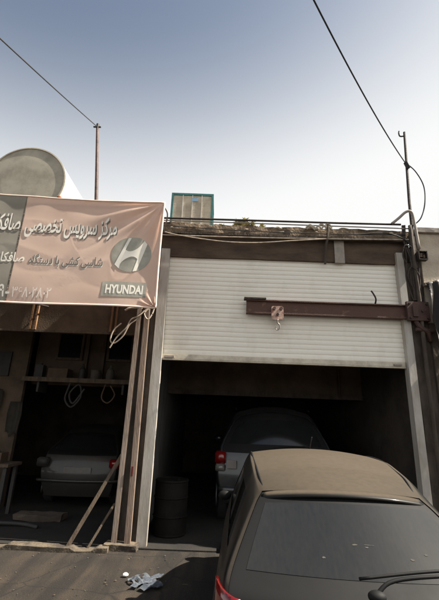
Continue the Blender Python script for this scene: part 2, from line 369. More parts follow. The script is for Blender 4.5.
# ------------------------------------------------------------------ left workshop building
LB = thing('workshop_building', 'dark open workshop behind the pink banner, water tank on its roof', 'building', (-3.5, 6.2, 0))
def lp(name, bm, m, **k): return build(name, bm, m, LB, **k)
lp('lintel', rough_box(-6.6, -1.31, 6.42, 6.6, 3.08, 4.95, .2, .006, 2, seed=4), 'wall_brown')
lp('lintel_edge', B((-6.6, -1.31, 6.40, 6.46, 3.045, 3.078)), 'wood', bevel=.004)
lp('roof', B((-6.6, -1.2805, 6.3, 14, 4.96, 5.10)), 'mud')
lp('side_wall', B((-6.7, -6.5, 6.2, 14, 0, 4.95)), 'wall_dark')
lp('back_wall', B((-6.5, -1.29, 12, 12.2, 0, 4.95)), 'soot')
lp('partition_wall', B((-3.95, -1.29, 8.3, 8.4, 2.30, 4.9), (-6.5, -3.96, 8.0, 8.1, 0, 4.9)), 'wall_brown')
for x0, x1 in ((-3.46, -2.98), (-2.36, -1.90)):
    w = lp('window', B((x0 - .05, x0, 8.24, 8.298, 2.83, 3.45), (x1, x1 + .05, 8.24, 8.298, 2.83, 3.45), (x0, x1, 8.24, 8.298, 2.83, 2.88), (x0, x1, 8.24, 8.298, 3.40, 3.45)), 'wood')
    sub('pane', B((x0, x1, 8.27, 8.285, 2.88, 3.40)), 'glass_clean', w)
lp('partition_post', B((-2.87, -2.80, 8.2, 8.298, 2.42, 3.6), (-2.5, -2.44, 8.2, 8.298, 2.42, 3.6)), 'wood')
lp('vent_opening', B((-4.62, -4.30, 7.95, 7.998, 2.42, 2.92)), 'clutter_dark')
for x in (-3.245, -3.165, -1.87, -1.79): lp('batten', B(x, x + .032, 6.36, 6.40, 3.08, 3.9), 'wood_orange')
# shelf in the workshop with things on it
sh = thing('wall_shelf', 'long dusty shelf across the dark workshop below the windows', 'shelf', (-2.8, 8.1, 2.2))
build('board', B((-3.9, -1.33, 7.75, 8.22, 2.36, 2.40)), 'wood', sh)
build('front_edge', B((-3.9, -1.33, 7.72, 7.748, 2.32, 2.405)), 'wood', sh)
build('bracket', B((-3.6, -3.56, 7.8, 8.2, 2.12, 2.358)), 'clutter_dark', sh)
build('bracket', B((-1.9, -1.86, 7.8, 8.2, 2.12, 2.358)), 'clutter_dark', sh)
def lathe(bm, cx, cy, cz, prof, n=20, ax='z'):
    rings = []
    for r, h in prof:
        ring = []
        for k in range(n):
            a = 2 * math.pi * k / n
            if ax == 'z': p = (cx + r * math.cos(a), cy + r * math.sin(a), cz + h)
            elif ax == 'x': p = (cx + h, cy + r * math.cos(a), cz + r * math.sin(a))
            else: p = (cx + r * math.cos(a), cy + h, cz + r * math.sin(a))
            ring.append(bm.verts.new(p))
        rings.append(ring)
    for a, b in zip(rings, rings[1:]):
        for k in range(n): bm.faces.new((a[k], a[(k + 1) % n], b[(k + 1) % n], b[k]))
    bm.faces.new(rings[0][::-1]); bm.faces.new(rings[-1])
    return bm
single('paint_can', recalc(lathe(bmesh.new(), -2.50, 7.95, 2.405, [(.10, 0), (.10, .17), (.105, .175), (.105, .19), (.09, .19)])), 'clutter_pale', 'pale round can standing on the workshop shelf', 'can')
single('bottle', recalc(lathe(bmesh.new(), -2.78, 7.95, 2.405, [(.06, 0), (.06, .2), (.02, .27), (.02, .32)])), 'clutter_dark', 'dark bottle left of the pale can on the workshop shelf', 'bottle')
single('cardboard_box', B((-3.45, -3.05, 7.85, 8.15, 2.405, 2.60)), 'clutter_brown', 'low brown box at the left part of the workshop shelf', 'box', bevel=.006)
single('jug', recalc(lathe(bmesh.new(), -2.2, 7.95, 2.405, [(.08, 0), (.09, .1), (.07, .2), (.03, .26), (.03, .30)])), 'clutter_pale', 'rounded jug right of the pale can on the workshop shelf', 'jug')
single('plastic_canister', B((-3.72, -3.56, 7.86, 8.02, 2.405, 2.66), (-3.68, -3.62, 7.9, 7.96, 2.662, 2.70)), 'clutter_dark', 'dark canister at the left end of the workshop shelf', 'canister')
single('paint_can', recalc(lathe(bmesh.new(), -1.62, 7.95, 2.405, [(.07, 0), (.07, .13), (.075, .135), (.075, .15)])), 'clutter_brown', 'small brown can at the right end of the workshop shelf', 'can')
single('hanging_hose', T(curve([(-2.9, 7.7, 2.3), (-2.95, 7.68, 2.0), (-2.8, 7.66, 1.85), (-2.65, 7.68, 2.05), (-2.72, 7.7, 2.28), (-2.88, 7.69, 2.1), (-2.78, 7.67, 1.92), (-2.6, 7.69, 2.2)]), .018, 6), 'clutter_dark', 'coiled dark hose hanging under the middle of the workshop shelf', 'hose')
single('coiled_cable', T(curve([(-2.2, 7.7, 2.3), (-2.25, 7.7, 2.05), (-2.12, 7.7, 1.95), (-2.0, 7.7, 2.1), (-2.1, 7.7, 2.28)]), .014, 6), 'clutter_brown', 'brown cable loop hanging under the right half of the workshop shelf', 'cable')
wb = thing('workbench', 'dark low bench with clutter standing left in the workshop', 'bench', (-4.3, 7.4, 0))
build('bench_top', B((-5.0, -3.55, 7.15, 7.65, .80, .85)), 'wood', wb)
for x, y in ((-4.95, 7.2), (-3.65, 7.2), (-4.95, 7.55), (-3.65, 7.55)): build('leg', B((x, x + .06, y, y + .06, .004, .798)), 'clutter_dark', wb)
single('tool_box', B((-4.1, -3.75, 7.25, 7.5, .852, 1.02), (-4.0, -3.85, 7.36, 7.39, 1.022, 1.06)), 'clutter_brown', 'brown tool box standing on the low workshop bench', 'tool box')
bx = thing('hanging_light_bulb', 'small pale bulb hanging on a wire inside the workshop near the grey posts', 'light bulb', (-1.62, 7.3, 2.2))
build('wire', T([(-1.62, 7.3, 3.6), (-1.62, 7.3, 2.36)], .006, 5), 'cable', bx)
bm = bmesh.new(); bmesh.ops.create_uvsphere(bm, u_segments=12, v_segments=8, radius=.035, matrix=Matrix.Translation((-1.62, 7.3, 2.30))); build('bulb', bm, 'white_rag', bx, smooth=True)
# rags hanging on the far left wall
for i, (x, z, w, h, lab) in enumerate(((-4.45, 2.15, .32, .5, 'pale rag hung highest on the left workshop wall'), (-3.98, 1.92, .28, .62, 'pale rag hanging lower and nearer the shelf on the left workshop wall'))):
    bm = bmesh.new(); G = []
    for j in range(11):
        v = j / 10
        G.append([bm.verts.new((x + (u / 10 - .5) * w * (1 - .4 * abs(v - .4)), 7.9 - .03 * math.sin(u * 1.8 + i) - .02 * v, z - v * h + .05 * math.sin(u * .9 + i) * v)) for u in range(11)])
    for j in range(10):
        for u in range(10): bm.faces.new((G[j][u], G[j][u + 1], G[j + 1][u + 1], G[j + 1][u]))
    bmesh.ops.solidify(bm, geom=bm.faces[:], thickness=.01)
    single('hanging_rag', bm, 'clutter_pale', lab, 'rag', 'rags hanging on the workshop wall', smooth=True)

# ------------------------------------------------------------------ posts, planks and wires at the workshop opening
def rect_bar(a, b, w, d):
    a, b = Vector(a), Vector(b); bm = bmesh.new()
    q = []
    for p in (a, b): q.append([bm.verts.new(p + Vector((sx * w / 2, sy * d / 2, 0))) for sx, sy in ((-1, -1), (1, -1), (1, 1), (-1, 1))])
    for k in range(4): bm.faces.new((q[0][k], q[0][(k + 1) % 4], q[1][(k + 1) % 4], q[1][k]))
    bm.faces.new(q[0][::-1]); bm.faces.new(q[1]); return recalc(bm)
single('steel_post', rect_bar((-1.335, 6.0, .0), (-1.305, 6.0, 3.46), .075, .06), 'post', 'left of the two grey pink posts between workshop and garage', 'post', 'posts beside the garage', bevel=.006)
p2 = thing('steel_post', 'right of the two posts between workshop and garage, marked with red tape', 'post', (-1.14, 6.0, 0), 'posts beside the garage')
build('shaft', rect_bar((-1.15, 6.0, 0), (-1.185, 6.0, 3.46), .085, .06), 'post_dark', p2, bevel=.006)
build('tape', B((-1.185, -1.160, 5.958, 5.968, .90, 1.03)), 'red', p2)
bm = rough_box(-1.44, -1.0, 5.86, 6.10, -.02, .06, .05, .02, 6)
single('rubble_pile', bm, 'kerb', 'small heap of broken concrete at the foot of the posts', 'rubble')
single('leaning_plank', rect_bar((-1.93, 5.85, .0), (-1.36, 6.08, 1.18), .055, .05), 'wood', 'long plank leaning against the left grey post', 'plank', 'planks leaning on the post', bevel=.004)
single('leaning_plank', rect_bar((-1.66, 5.9, .0), (-1.40, 6.1, .52), .035, .04), 'wood', 'short thin plank leaning low against the left grey post', 'plank', 'planks leaning on the post', bevel=.004)
lo = thing('loose_wires', 'loops of pale loose wire dangling below the banner corner', 'wire', (-1.4, 5.9, 2.7))
for pts, r in (([(-1.22, 5.93, 3.36), (-1.30, 5.90, 3.22), (-1.42, 5.88, 3.10), (-1.50, 5.88, 2.92), (-1.62, 5.88, 2.80), (-1.69, 5.88, 2.84), (-1.66, 5.88, 3.0), (-1.55, 5.88, 3.12)], .011),
               ([(-1.16, 5.93, 3.40), (-1.28, 5.88, 3.26), (-1.40, 5.86, 3.18), (-1.46, 5.86, 3.05), (-1.60, 5.86, 2.88), (-1.68, 5.86, 2.72)], .011),
               ([(-1.12, 5.92, 3.42), (-1.20, 5.88, 3.30), (-1.14, 5.88, 3.20), (-1.08, 5.9, 3.30), (-1.05, 5.92, 3.44)], .012),
               ([(-1.30, 5.92, 3.40), (-1.45, 5.90, 3.38), (-1.52, 5.9, 3.34)], .016)):
    build('wire', T(curve(pts), r, 6), 'cable_pale', lo)
# scrap lying on the workshop floor at the left
bm = T(curve([(-4.0, 6.9, .03), (-3.5, 6.75, .06), (-3.0, 6.8, .04), (-2.7, 6.7, .03)]), .03, 7)
single('floor_hose', bm, 'clutter_dark', 'dark hose lying on the workshop floor at the left', 'hose', smooth=True)
bm = rough_box(-3.3, -2.5, 7.1, 7.4, .01, .10, .08, .03, 5)
single('scrap_heap', bm, 'soot', 'low dark heap of scrap on the workshop floor', 'scrap heap')

# steel drum inside the garage
dr = thing('steel_drum', 'black ribbed steel drum standing just inside the garage by its left rail', 'drum', (-.66, 6.72, 0))
bm = lathe(bmesh.new(), -.66, 6.72, .005, [(.25, 0), (.265, .015), (.26, .04), (.262, .27), (.275, .285), (.262, .30), (.262, .55), (.275, .565), (.262, .58), (.26, .80), (.272, .815), (.262, .835), (.245, .835), (.245, .82)], 40)
build('shell', recalc(bm), 'drum', dr, smooth=False)
dr.scale = (1, 1, .93)
build('bung', recalc(lathe(bmesh.new(), -.56, 6.68, .825, [(.03, 0), (.03, .02), (.02, .025)], 12)), 'drum', dr)

# ------------------------------------------------------------------ banner
YB = 5.2
def ban(u, w):
    """banner coordinates (x, z) -> point on the softly creased sheet"""
    d = .018 * math.sin(w * 2.1 + u * .8) + .010 * noise.noise(Vector((u * 1.2, w * 2.2, 0)))
    tr_ = max(0, 1 - math.hypot(u + .92, (w - 4.9)) / 1.5)             # creases fanning out from the top right corner
    ang = math.atan2(4.9 - w, -.92 - u + 1e-6)
    d += .030 * tr_ * math.sin(ang * 15) * min(1, math.hypot(u + .92, w - 4.9) * 2)
    br_ = max(0, 1 - math.hypot(u + .92, (w - 3.2)) / .28); d += .03 * br_ * math.sin(math.atan2(w - 3.2, -.92 - u) * 12)
    t = max(0, (4.94 - w) * 4); d += .003 * math.sin(u * 9) * math.exp(-t)
    return Vector((u, YB + d, w))
bn = thing('banner', 'large pink and grey vinyl banner with Persian lettering above the dark workshop', 'banner', (-3, YB, 3.2))
def sheet(name, poly_left, poly_right, m, nu, nv, z0, z1):
    bm = bmesh.new(); G = []
    for j in range(nv + 1):
        w = j / nv; row = []
        for i in range(nu + 1):
            u = i / nu; zl = z0(w) 
            x = poly_left(w) + (poly_right(w) - poly_left(w)) * u
            z = z0(x) + (z1(x) - z0(x)) * w
            row.append(bm.verts.new(ban(x, z)))
        G.append(row)
    for j in range(nv):
        for i in range(nu): bm.faces.new((G[j][i], G[j][i + 1], G[j + 1][i + 1], G[j + 1][i]))
    bmesh.ops.solidify(bm, geom=bm.faces[:], thickness=.004)
    return build(name, bm, m, bn, smooth=True)
zt = lambda x: 4.905 - .016 * (x + .92) + .015 * math.sin((x + .92) * 1.6)
zb = lambda x: 3.205 + .006 * math.sin(x * 3)
xr = lambda w: -.915 - .012 * math.sin(w * 3.14)
xs_ = lambda w: -3.04 - .02 * w
sheet('grey_panel', lambda w: -6.3, lambda w: xs_(w) - .002, 'banner_grey', 130, 150, zb, zt)
sheet('pink_panel', xs_, xr, 'banner_pink', 220, 150, zb, zt)
def onto(bm, d):
    for v in bm.verts:
        p = ban(v.co.x, v.co.z); v.co.y = p.y - d + v.co.y
    return bm
def hem(p, q, m, r, n=40):
    pts = [ban(p[0] + (q[0] - p[0]) * t / n, p[1] + (q[1] - p[1]) * t / n) for t in range(n + 1)]
    return T(pts, r, 6)
bm = bmesh.new(); n_ = 90
tube(bm, [ban(-6.3 + (5.385) * t / n_, zt(-6.3 + 5.385 * t / n_)) for t in range(n_ + 1)], .012, 6)
tube(bm, [ban(-6.3 + (5.385) * t / n_, zb(-6.3 + 5.385 * t / n_)) for t in range(n_ + 1)], .014, 6)
tube(bm, [ban(xr(t / 40), zb(-.92) + (zt(-.92) - zb(-.92)) * t / 40) for t in range(41)], .016, 6)
build('hem', bm, 'banner_pink', bn, smooth=True)
# lettering: text -> mesh, laid on the sheet
ARAB = {}
def shape(s):
    """join Persian letters into presentation forms and put them in left-to-right drawing order"""
    F = {'ا': 'ﺍﺎ', 'ب': 'ﺏﺐﺑﺒ', 'ت': 'ﺕﺖﺗﺘ', 'خ': 'ﺥﺦﺧﺨ', 'د': 'ﺩﺪ', 'ر': 'ﺭﺮ', 'ز': 'ﺯﺰ', 'س': 'ﺱﺲﺳﺴ', 'ش': 'ﺵﺶﺷﺸ', 'ص': 'ﺹﺺﺻﺼ',
         'ف': 'ﻑﻒﻓﻔ', 'ک': 'ﮎﮏﮐﮑ', 'گ': 'ﮒﮓﮔﮕ', 'م': 'ﻡﻢﻣﻤ', 'و': 'ﻭﻮ', 'ه': 'ﻩﻪﻫﻬ', 'ی': 'ﯼﯽﯾﯿ', 'ن': 'ﻥﻦﻧﻨ', 'ل': 'ﻝﻞﻟﻠ'}
    out = []
    for i, c in enumerate(s):
        if c not in F: out.append(c); continue
        prev = i > 0 and s[i - 1] in F and len(F[s[i - 1]]) == 4
        nxt = i + 1 < len(s) and s[i + 1] in F and len(F[c]) == 4
        k = (3 if nxt else 1) if prev else (2 if nxt else 0)
        out.append(F[c][k])
    return ''.join(reversed(out))
def text_bm(s, x0, x1, z0, z1, fat=0, right=False, slope=0):
    cu = bpy.data.curves.new('lettering', 'FONT'); cu.body = s; cu.size = 1; cu.resolution_u = 3; cu.offset = fat
    o = bpy.data.objects.new('lettering', cu); C.objects.link(o)
    bpy.context.view_layer.update()
    dg = bpy.context.evaluated_depsgraph_get()
    me = bpy.data.meshes.new_from_object(o.evaluated_get(dg))
    bm = bmesh.new(); bm.from_mesh(me)
    bpy.data.objects.remove(o); bpy.data.curves.remove(cu); bpy.data.meshes.remove(me)
    lx = min(v.co.x for v in bm.verts); hx = max(v.co.x for v in bm.verts); ly = min(v.co.y for v in bm.verts); hy = max(v.co.y for v in bm.verts)
    bmesh.ops.subdivide_edges(bm, edges=[e for e in bm.edges if e.calc_length() > .25], cuts=2)
    for v in bm.verts:
        u = (v.co.x - lx) / (hx - lx); w = (v.co.y - ly) / (hy - ly)
        x = x0 + (x1 - x0) * u
        v.co = Vector((x, 0, z0 + (z1 - z0) * w + slope * (x - x1)))
    return bm
def letter(name, s, x0, x1, z0, z1, m, d, fat=0, slope=0, parent=None):
    return build(name, onto(text_bm(s, x0, x1, z0, z1, fat, slope=slope), d), m, bn)
s1 = shape('مرکز سرویس تخصصی'); s1b = shape('صافکاری')
letter('headline_shadow', s1, -2.985, -1.59, 4.215, 4.60, 'ink_dark', .0038, .038, .0)
letter('headline', s1, -2.995, -1.605, 4.235, 4.615, 'ink_white', .0052, .022, .0)
letter('headline_shadow', s1b, -3.62, -3.065, 4.235, 4.62, 'ink_dark', .0038, .03)
letter('headline', s1b, -3.63, -3.075, 4.25, 4.635, 'ink_white', .0052, .018)
s2 = shape('شاسی کشی با دستگاه'); s2b = shape('صافکاری')
letter('second_line', s2, -2.83, -1.75, 3.76, 3.97, 'ink_dark', .0038, .012)
letter('second_line', s2, -2.826, -1.746, 3.752, 3.962, 'ink_white', .0022, .035)
letter('second_line', s2b, -3.42, -2.90, 3.775, 3.98, 'ink_white', .0045, .02)
letter('phone_number', '۳۶۸۰۲۸۰۲', -2.98, -2.42, 3.28, 3.45, 'ink_pale', .0045, .012)
letter('phone_number', '۰۱۹-', -3.30, -3.01, 3.28, 3.47, 'ink_white', .0045, .015)
# emblem: a grey oval with a slanted letter H cut out in pale ink
cx, cz, ra, rb = -1.345, 4.02, .295, .285
bm = bmesh.new(); pts = [(cx + ra * math.cos(a), cz + rb * math.sin(a)) for a in [2 * math.pi * k / 48 for k in range(48)]]
rings = [[bm.verts.new((cx + (x - cx) * f, 0, cz + (z_ - cz) * f)) for x, z_ in pts] for f in (.001, .15, .3, .45, .6, .75, .88, 1)]
for a, b in zip(rings, rings[1:]):
    for k in range(48): bm.faces.new((a[k], a[(k + 1) % 48], b[(k + 1) % 48], b[k]))
build('emblem_oval', onto(bm, .003), 'ink_mid', bn)
def bez(a, b, c, n=10): 
    return [tuple(((1 - t) ** 2) * a[i] + 2 * t * (1 - t) * b[i] + t * t * c[i] for i in (0, 1)) for t in [k / n for k in range(n + 1)]]
# normalised emblem outline: left bar, swooping cross stroke, right bar
Hs = [(-.22, .88), (-.36, .80)] + [(-.80, -.62), (-.66, -.76)]
up = bez((-.12, .86), (-.34, .12), (.02, .10)) + bez((.10, .11), (.40, .15), (.72, .74))
lo_ = bez((.34, -.86), (.40, -.10), (.02, -.10)) + bez((-.06, -.11), (-.40, -.14), (-.62, -.78))
bm = bmesh.new()
top_l = [(-.20, .90)] + bez((-.05, .90), (-.38, .14), (.02, .12), 12) + bez((.06, .12), (.42, .18), (.74, .66), 12) 
bot_l = [(-.74, -.66)] + bez((-.58, -.80), (-.38, -.18), (-.02, -.12), 12) + bez((.02, -.12), (.40, -.14), (.18, -.92), 12)
# strokes as strips: left bar, right bar, cross stroke
def strip(A, Bv):
    a = [bm.verts.new((cx + x * ra, 0, cz + y * rb)) for x, y in A]; b = [bm.verts.new((cx + x * ra, 0, cz + y * rb)) for x, y in Bv]
    for i in range(len(a) - 1): bm.faces.new((a[i], a[i + 1], b[i + 1], b[i]))
ln = lambda p, q, n: [(p[0] + (q[0] - p[0]) * k / n, p[1] + (q[1] - p[1]) * k / n) for k in range(n + 1)]
strip(ln((-.24, .94), (-.78, -.60), 12), bez((-.08, .97), (-.42, .10), (-.54, -.82), 12))
strip(bez((.60, .80), (.40, .02), (.16, -.97), 12), ln((.76, .62), (.34, -.92), 12))
strip(bez((-.34, .30), (-.16, .06), (.14, .22), 12) + bez((.14, .22), (.38, .34), (.60, .76), 12)[1:], bez((-.52, -.62), (-.40, -.30), (-.02, -.16), 12) + bez((-.02, -.16), (.22, -.10), (.36, -.30), 12)[1:])
build('emblem_letter', onto(bm, .0065), 'ink_white', bn)
bm = bmesh.new(); G = [[bm.verts.new((-1.71 + .64 * i / 16, 0, 3.345 + .23 * j / 8 + .0 * i)) for i in range(17)] for j in range(9)]
for j in range(8):
    for i in range(16): bm.faces.new((G[j][i], G[j][i + 1], G[j + 1][i + 1], G[j + 1][i]))
build('name_plate', onto(bm, .003), 'ink_mid', bn)
letter('name_lettering', 'HYUNDAI', -1.655, -1.115, 3.39, 3.53, 'ink_white', .0052, .04)
# rope at the banner's right edge and frame behind
rp = bn
build('frame_bar', T([(-6.3, 5.30, 4.86), (-.95, 5.30, 4.84)], .018), 'pipe', rp)
build('frame_bar', T([(-6.3, 5.30, 3.27), (-.95, 5.30, 3.27)], .018), 'pipe', rp)
for x in (-5, -3, -1.15): build('strut', T([(x, 5.30, 3.29), (x, 6.42 if x < -1.2 else 6.09, 3.5)], .014), 'pipe', rp)
for x in (-5, -3, -1.15): build('strut', T([(x, 5.30, 4.84), (x, 6.42 if x < -1.2 else 6.09, 4.7)], .014), 'pipe', rp)
single('banner_rope', T(curve([(-.93, 5.19, 4.86), (-.89, 5.4, 4.82), (-.98, 5.8, 4.80), (-1.04, 5.99, 4.84)]), .012, 6), 'cable_pale', 'pale rope tying the banner top right corner to the garage roof edge', 'rope')

# ------------------------------------------------------------------ poles and overhead cables
q1 = thing('roof_pole', 'rusty thin pole rising behind the banner with a cable on top', 'pole', (-2.38, 6.35, 5.1), 'rusty poles carrying overhead cables')
build('shaft', T([(-2.36, 6.35, 5.09), (-2.50, 6.35, 6.3), (-2.62, 6.35, 7.30)], .036, 8, .028), 'pole_rust', q1)
bm = T([(-2.70, 6.35, 7.31), (-2.55, 6.35, 7.31)], .018, 6); tube(bm, [(-2.62, 6.35, 7.28), (-2.62, 6.35, 7.38)], .03, 8)
build('insulator', bm, 'cable', q1)
q2 = thing('roof_pole', 'dark taller pole at the right end of the garage roof with a small hook top', 'pole', (3.34, 6.0, 4.9), 'rusty poles carrying overhead cables')
build('shaft', T([(3.33, 6.0, 4.3), (3.36, 6.0, 5.6), (3.44, 6.0, 7.14)], .030, 8, .022), 'pipe', q2)
build('insulator', T(curve([(3.44, 6.0, 7.05), (3.35, 6.0, 7.04), (3.33, 6.0, 7.10), (3.34, 6.0, 7.16)]), .014, 6), 'cable', q2)
build('clamp', T([(3.37, 5.97, 6.42), (3.41, 5.97, 6.30)], .04, 6), 'cable', q2)
single('overhead_cable', T(sag((-2.62, 6.33, 7.30), (-2.25, .8, 4.26), .03, 40), .009, 6), 'cable', 'dark overhead cable running from the left roof pole to the upper left', 'cable', 'overhead cables')
single('overhead_cable', T(sag((3.38, 5.98, 6.40), (.15, 2.0, 6.12), .22, 30), .010, 6), 'cable', 'dark overhead cable coming down to the right roof pole from the top', 'cable', 'overhead cables')
single('cable_loop', T(curve([(3.38, 5.96, 6.40), (3.52, 5.94, 6.2), (3.62, 5.93, 5.9), (3.60, 5.93, 5.55), (3.50, 5.94, 5.25), (3.36, 5.96, 5.1)]), .011, 6), 'cable', 'slack dark cable loop hanging beside the right roof pole', 'cable')

# ------------------------------------------------------------------ water tank on the left roof
tk = thing('water_tank', 'large white cylindrical water tank with a grey round end above the banner', 'tank', (-4.05, 8.2, 5.1))
tcx, tcz, tr2 = -4.08, 6.26, .80
Y0, Y1 = 6.75, 9.9
bm = bmesh.new()
lathe(bm, tcx, 0, tcz, [(tr2, Y0 + .03), (tr2 + .004, Y0 + .05), (tr2, Y0 + .07), (tr2, (Y0 + Y1) / 2), (tr2, Y1)], 64, 'y')
build('shell', recalc(bm), 'tank_white', tk, smooth=False)
bm = bmesh.new()
lathe(bm, tcx, 0, tcz, [(tr2 * .97, Y0 + .03), (tr2 + .012, Y0 + .028), (tr2 + .012, Y0), (tr2 - .015, Y0 - .004), (tr2 - .02, Y0 + .014), (.5, Y0 + .006), (.02, Y0 + .002)], 64, 'y')
build('end_plate', recalc(bm), 'tank_end', tk, smooth=False)
bm = bmesh.new(); bmesh.ops.create_icosphere(bm, subdivisions=2, radius=.05, matrix=Matrix.Translation((-3.32, 6.74, 5.87)))
build('rusty_fitting', bm, 'rust', tk)
for y in (7.0, 9.2): build('cradle', B(-4.7, -3.45, y, y + .15, 5.10, 5.6), 'steel_rust', tk)

# ------------------------------------------------------------------ evaporative cooler
ec = thing('evaporative_cooler', 'evaporative cooler box with teal edges and beige louvres on the roof', 'cooler', (-.65, 7.3, 4.9))
x0, x1, y0, y1, z0, z1 = -1.09, -.21, 6.95, 7.75, 5.35, 6.23
t_ = .045
bm = B((x0, x0 + t_, y0, y0 + t_, z0, z1), (x1 - t_, x1, y0, y0 + t_, z0, z1), (x0, x0 + t_, y1 - t_, y1, z0, z1), (x1 - t_, x1, y1 - t_, y1, z0, z1),
       (x0 + t_, x1 - t_, y0, y0 + t_, z1 - t_, z1), (x0 + t_, x1 - t_, y0, y0 + t_, z0, z0 + t_), (x0, x0 + t_, y0 + t_, y1 - t_, z1 - t_, z1), (x1 - t_, x1, y0 + t_, y1 - t_, z1 - t_, z1))
build('frame', bm, 'teal', ec)
build('cabinet', B((x0 + t_ + .002, x1 - t_ - .002, y0 + .06, y1 - .02, z0 + .02, z1 - .008)), 'cooler_white', ec)
bm = bmesh.new()
for k in range(22):
    z = z0 + .06 + k * .035
    if z > z1 - .08: break
    a = [bm.verts.new(p) for p in ((x0 + t_, y0 + .012, z), (x1 - t_, y0 + .012, z), (x1 - t_, y0 + .020, z + .034), (x0 + t_, y0 + .020, z + .034))]
    bm.faces.new(a)
bmesh.ops.solidify(bm, geom=bm.faces[:], thickness=.004)
build('louvre_panel', bm, 'louver', ec)
bm = bmesh.new()
for k in range(1, 4): x = x0 + t_ + (x1 - x0 - 2 * t_) * k / 4; box(bm, x - .009, x + .009, y0 + .002, y0 + .012, z0 + t_, z1 - t_)
build('upright', bm, 'cooler_white', ec)
build('sticker', B((-.66, -.53, y0 - .004, y0 + .0015, 6.04, 6.12)), 'sticker', ec)
for q in ((x0, x0 + .05, y0, y0 + .05, 4.86, z0 - .002), (x1 - .05, x1, y0, y0 + .05, 4.86, z0 - .002), (x0, x0 + .05, y1 - .05, y1, 4.86, z0 - .002), (x1 - .05, x1, y1 - .05, y1, 4.86, z0 - .002)): build('stand_leg', B(*q), 'teal', ec)

# plant behind the roof edge
pl = thing('roof_plant', 'small dusty yellow green bush peeking over the roof edge', 'plant', (.40, 7.2, 4.86))
bm = bmesh.new(); bs = bmesh.new()
for k in range(60):
    a = random.uniform(0, 6.28); tip = Vector((.40 + math.cos(a) * random.uniform(.05, .50), 7.2 + math.sin(a) * .25, 5.42 + random.uniform(0, .26) * (1 - .3 * abs(math.cos(a)))))
    base = Vector((.40, 7.2, 4.86)); mid = base.lerp(tip, .6) + Vector((0, 0, .12))
    cs = curve([base, mid, tip], 6); tube(bs, cs, .008, 4, .003)
    for p in cs[5:]:
        for _ in range(9):
            d = Vector((random.gauss(0, 1), random.gauss(0, 1), random.gauss(.3, .7))).normalized(); s_ = d.cross(Vector((0, 0, 1))).normalized() * .020; L_ = random.uniform(.05, .11)
            bm.faces.new([bm.verts.new(q) for q in (p, p + d * L_ * .5 + s_, p + d * L_, p + d * L_ * .5 - s_)])
build('leaves', bm, 'leaf', pl); build('stems', bs, 'stem', pl)

# ------------------------------------------------------------------ litter on the ground
bm = bmesh.new(); G = []
for j in range(15):
    G.append([bm.verts.new((-.85 + i * .022 + .05 * math.sin(j * .5) , 4.68 + j * .024 + .03 * math.sin(i * .6), .012 + .05 * abs(noise.noise(Vector((i * .22, j * .25, 2)))) + .012 * noise.noise(Vector((i * .7, j * .6, 5))))) for i in range(15)])
for j in range(14):
    for i in range(14):
        if noise.noise(Vector((i * .4, j * .4, 9))) < .38: bm.faces.new((G[j][i], G[j][i + 1], G[j + 1][i + 1], G[j + 1][i]))
bmesh.ops.solidify(bm, geom=bm.faces[:], thickness=.004)
single('crumpled_paper', bm, 'paper', 'crumpled pale blue printed bag lying on the ground left of the hatchback', 'litter')
bm = bmesh.new(); bmesh.ops.create_icosphere(bm, subdivisions=2, radius=.03, matrix=Matrix.Translation((-.95, 5.03, .015)) @ Matrix.Diagonal((1.1, .8, .6, 1)))
for v in bm.verts: v.co += noise.noise_vector(v.co * 30) * .008
single('paper_scrap', bm, 'white_rag', 'tiny white paper scrap on the ground beyond the crumpled bag', 'litter')
rnd = random.Random(3)
bm = bmesh.new()
for k in range(260):
    x, y = rnd.uniform(-3.6, -.4), rnd.uniform(4.2, 5.75); r = .0025 + .009 * rnd.random() ** 4
    bmesh.ops.create_icosphere(bm, subdivisions=1, radius=r, matrix=Matrix.Translation((x, y, r * .3 - .004)) @ Matrix.Rotation(rnd.random() * 3, 4, 'Z') @ Matrix.Diagonal((1.3, .8, .6, 1)))
single('gravel', bm, 'kerb', 'loose grit scattered over the asphalt', 'gravel', kind='stuff')
am = M['asphalt'].node_tree; AN = am.nodes; AL = am.links          # aggregate, cracks and old oil
pb = AN['Principled BSDF']; src = pb.inputs['Base Color'].links[0].from_socket
tcg = AN.new('ShaderNodeTexCoord')
def mulnode(fac_sock, lo, hi, a, bval):
    global src
    rr = AN.new('ShaderNodeMapRange'); rr.inputs[1].default_value = a; rr.inputs[2].default_value = bval; rr.inputs[3].default_value = lo; rr.inputs[4].default_value = hi
    AL.new(fac_sock, rr.inputs[0]); cb_ = AN.new('ShaderNodeCombineColor')
    for i in range(3): AL.new(rr.outputs[0], cb_.inputs[i])
    mm = AN.new('ShaderNodeMix'); mm.data_type = 'RGBA'; mm.blend_type = 'MULTIPLY'; mm.inputs[0].default_value = 1
    AL.new(src, mm.inputs[6]); AL.new(cb_.outputs[0], mm.inputs[7]); src = mm.outputs[2]
g1 = AN.new('ShaderNodeTexNoise'); g1.inputs['Scale'].default_value = 90; g1.inputs['Detail'].default_value = 3; AL.new(tcg.outputs['Object'], g1.inputs['Vector']); mulnode(g1.outputs['Fac'], .65, 1.5, .35, .7)
wv = AN.new('ShaderNodeTexNoise'); wv.inputs['Scale'].default_value = 3; AL.new(tcg.outputs['Object'], wv.inputs['Vector'])
mv = AN.new('ShaderNodeMix'); mv.data_type = 'RGBA'; mv.inputs[0].default_value = .12; AL.new(tcg.outputs['Object'], mv.inputs[6]); AL.new(wv.outputs['Color'], mv.inputs[7])
vo = AN.new('ShaderNodeTexVoronoi'); vo.feature = 'DISTANCE_TO_EDGE'; vo.inputs['Scale'].default_value = .9; AL.new(mv.outputs[2], vo.inputs['Vector']); mulnode(vo.outputs['Distance'], .35, 1, .0, .012)
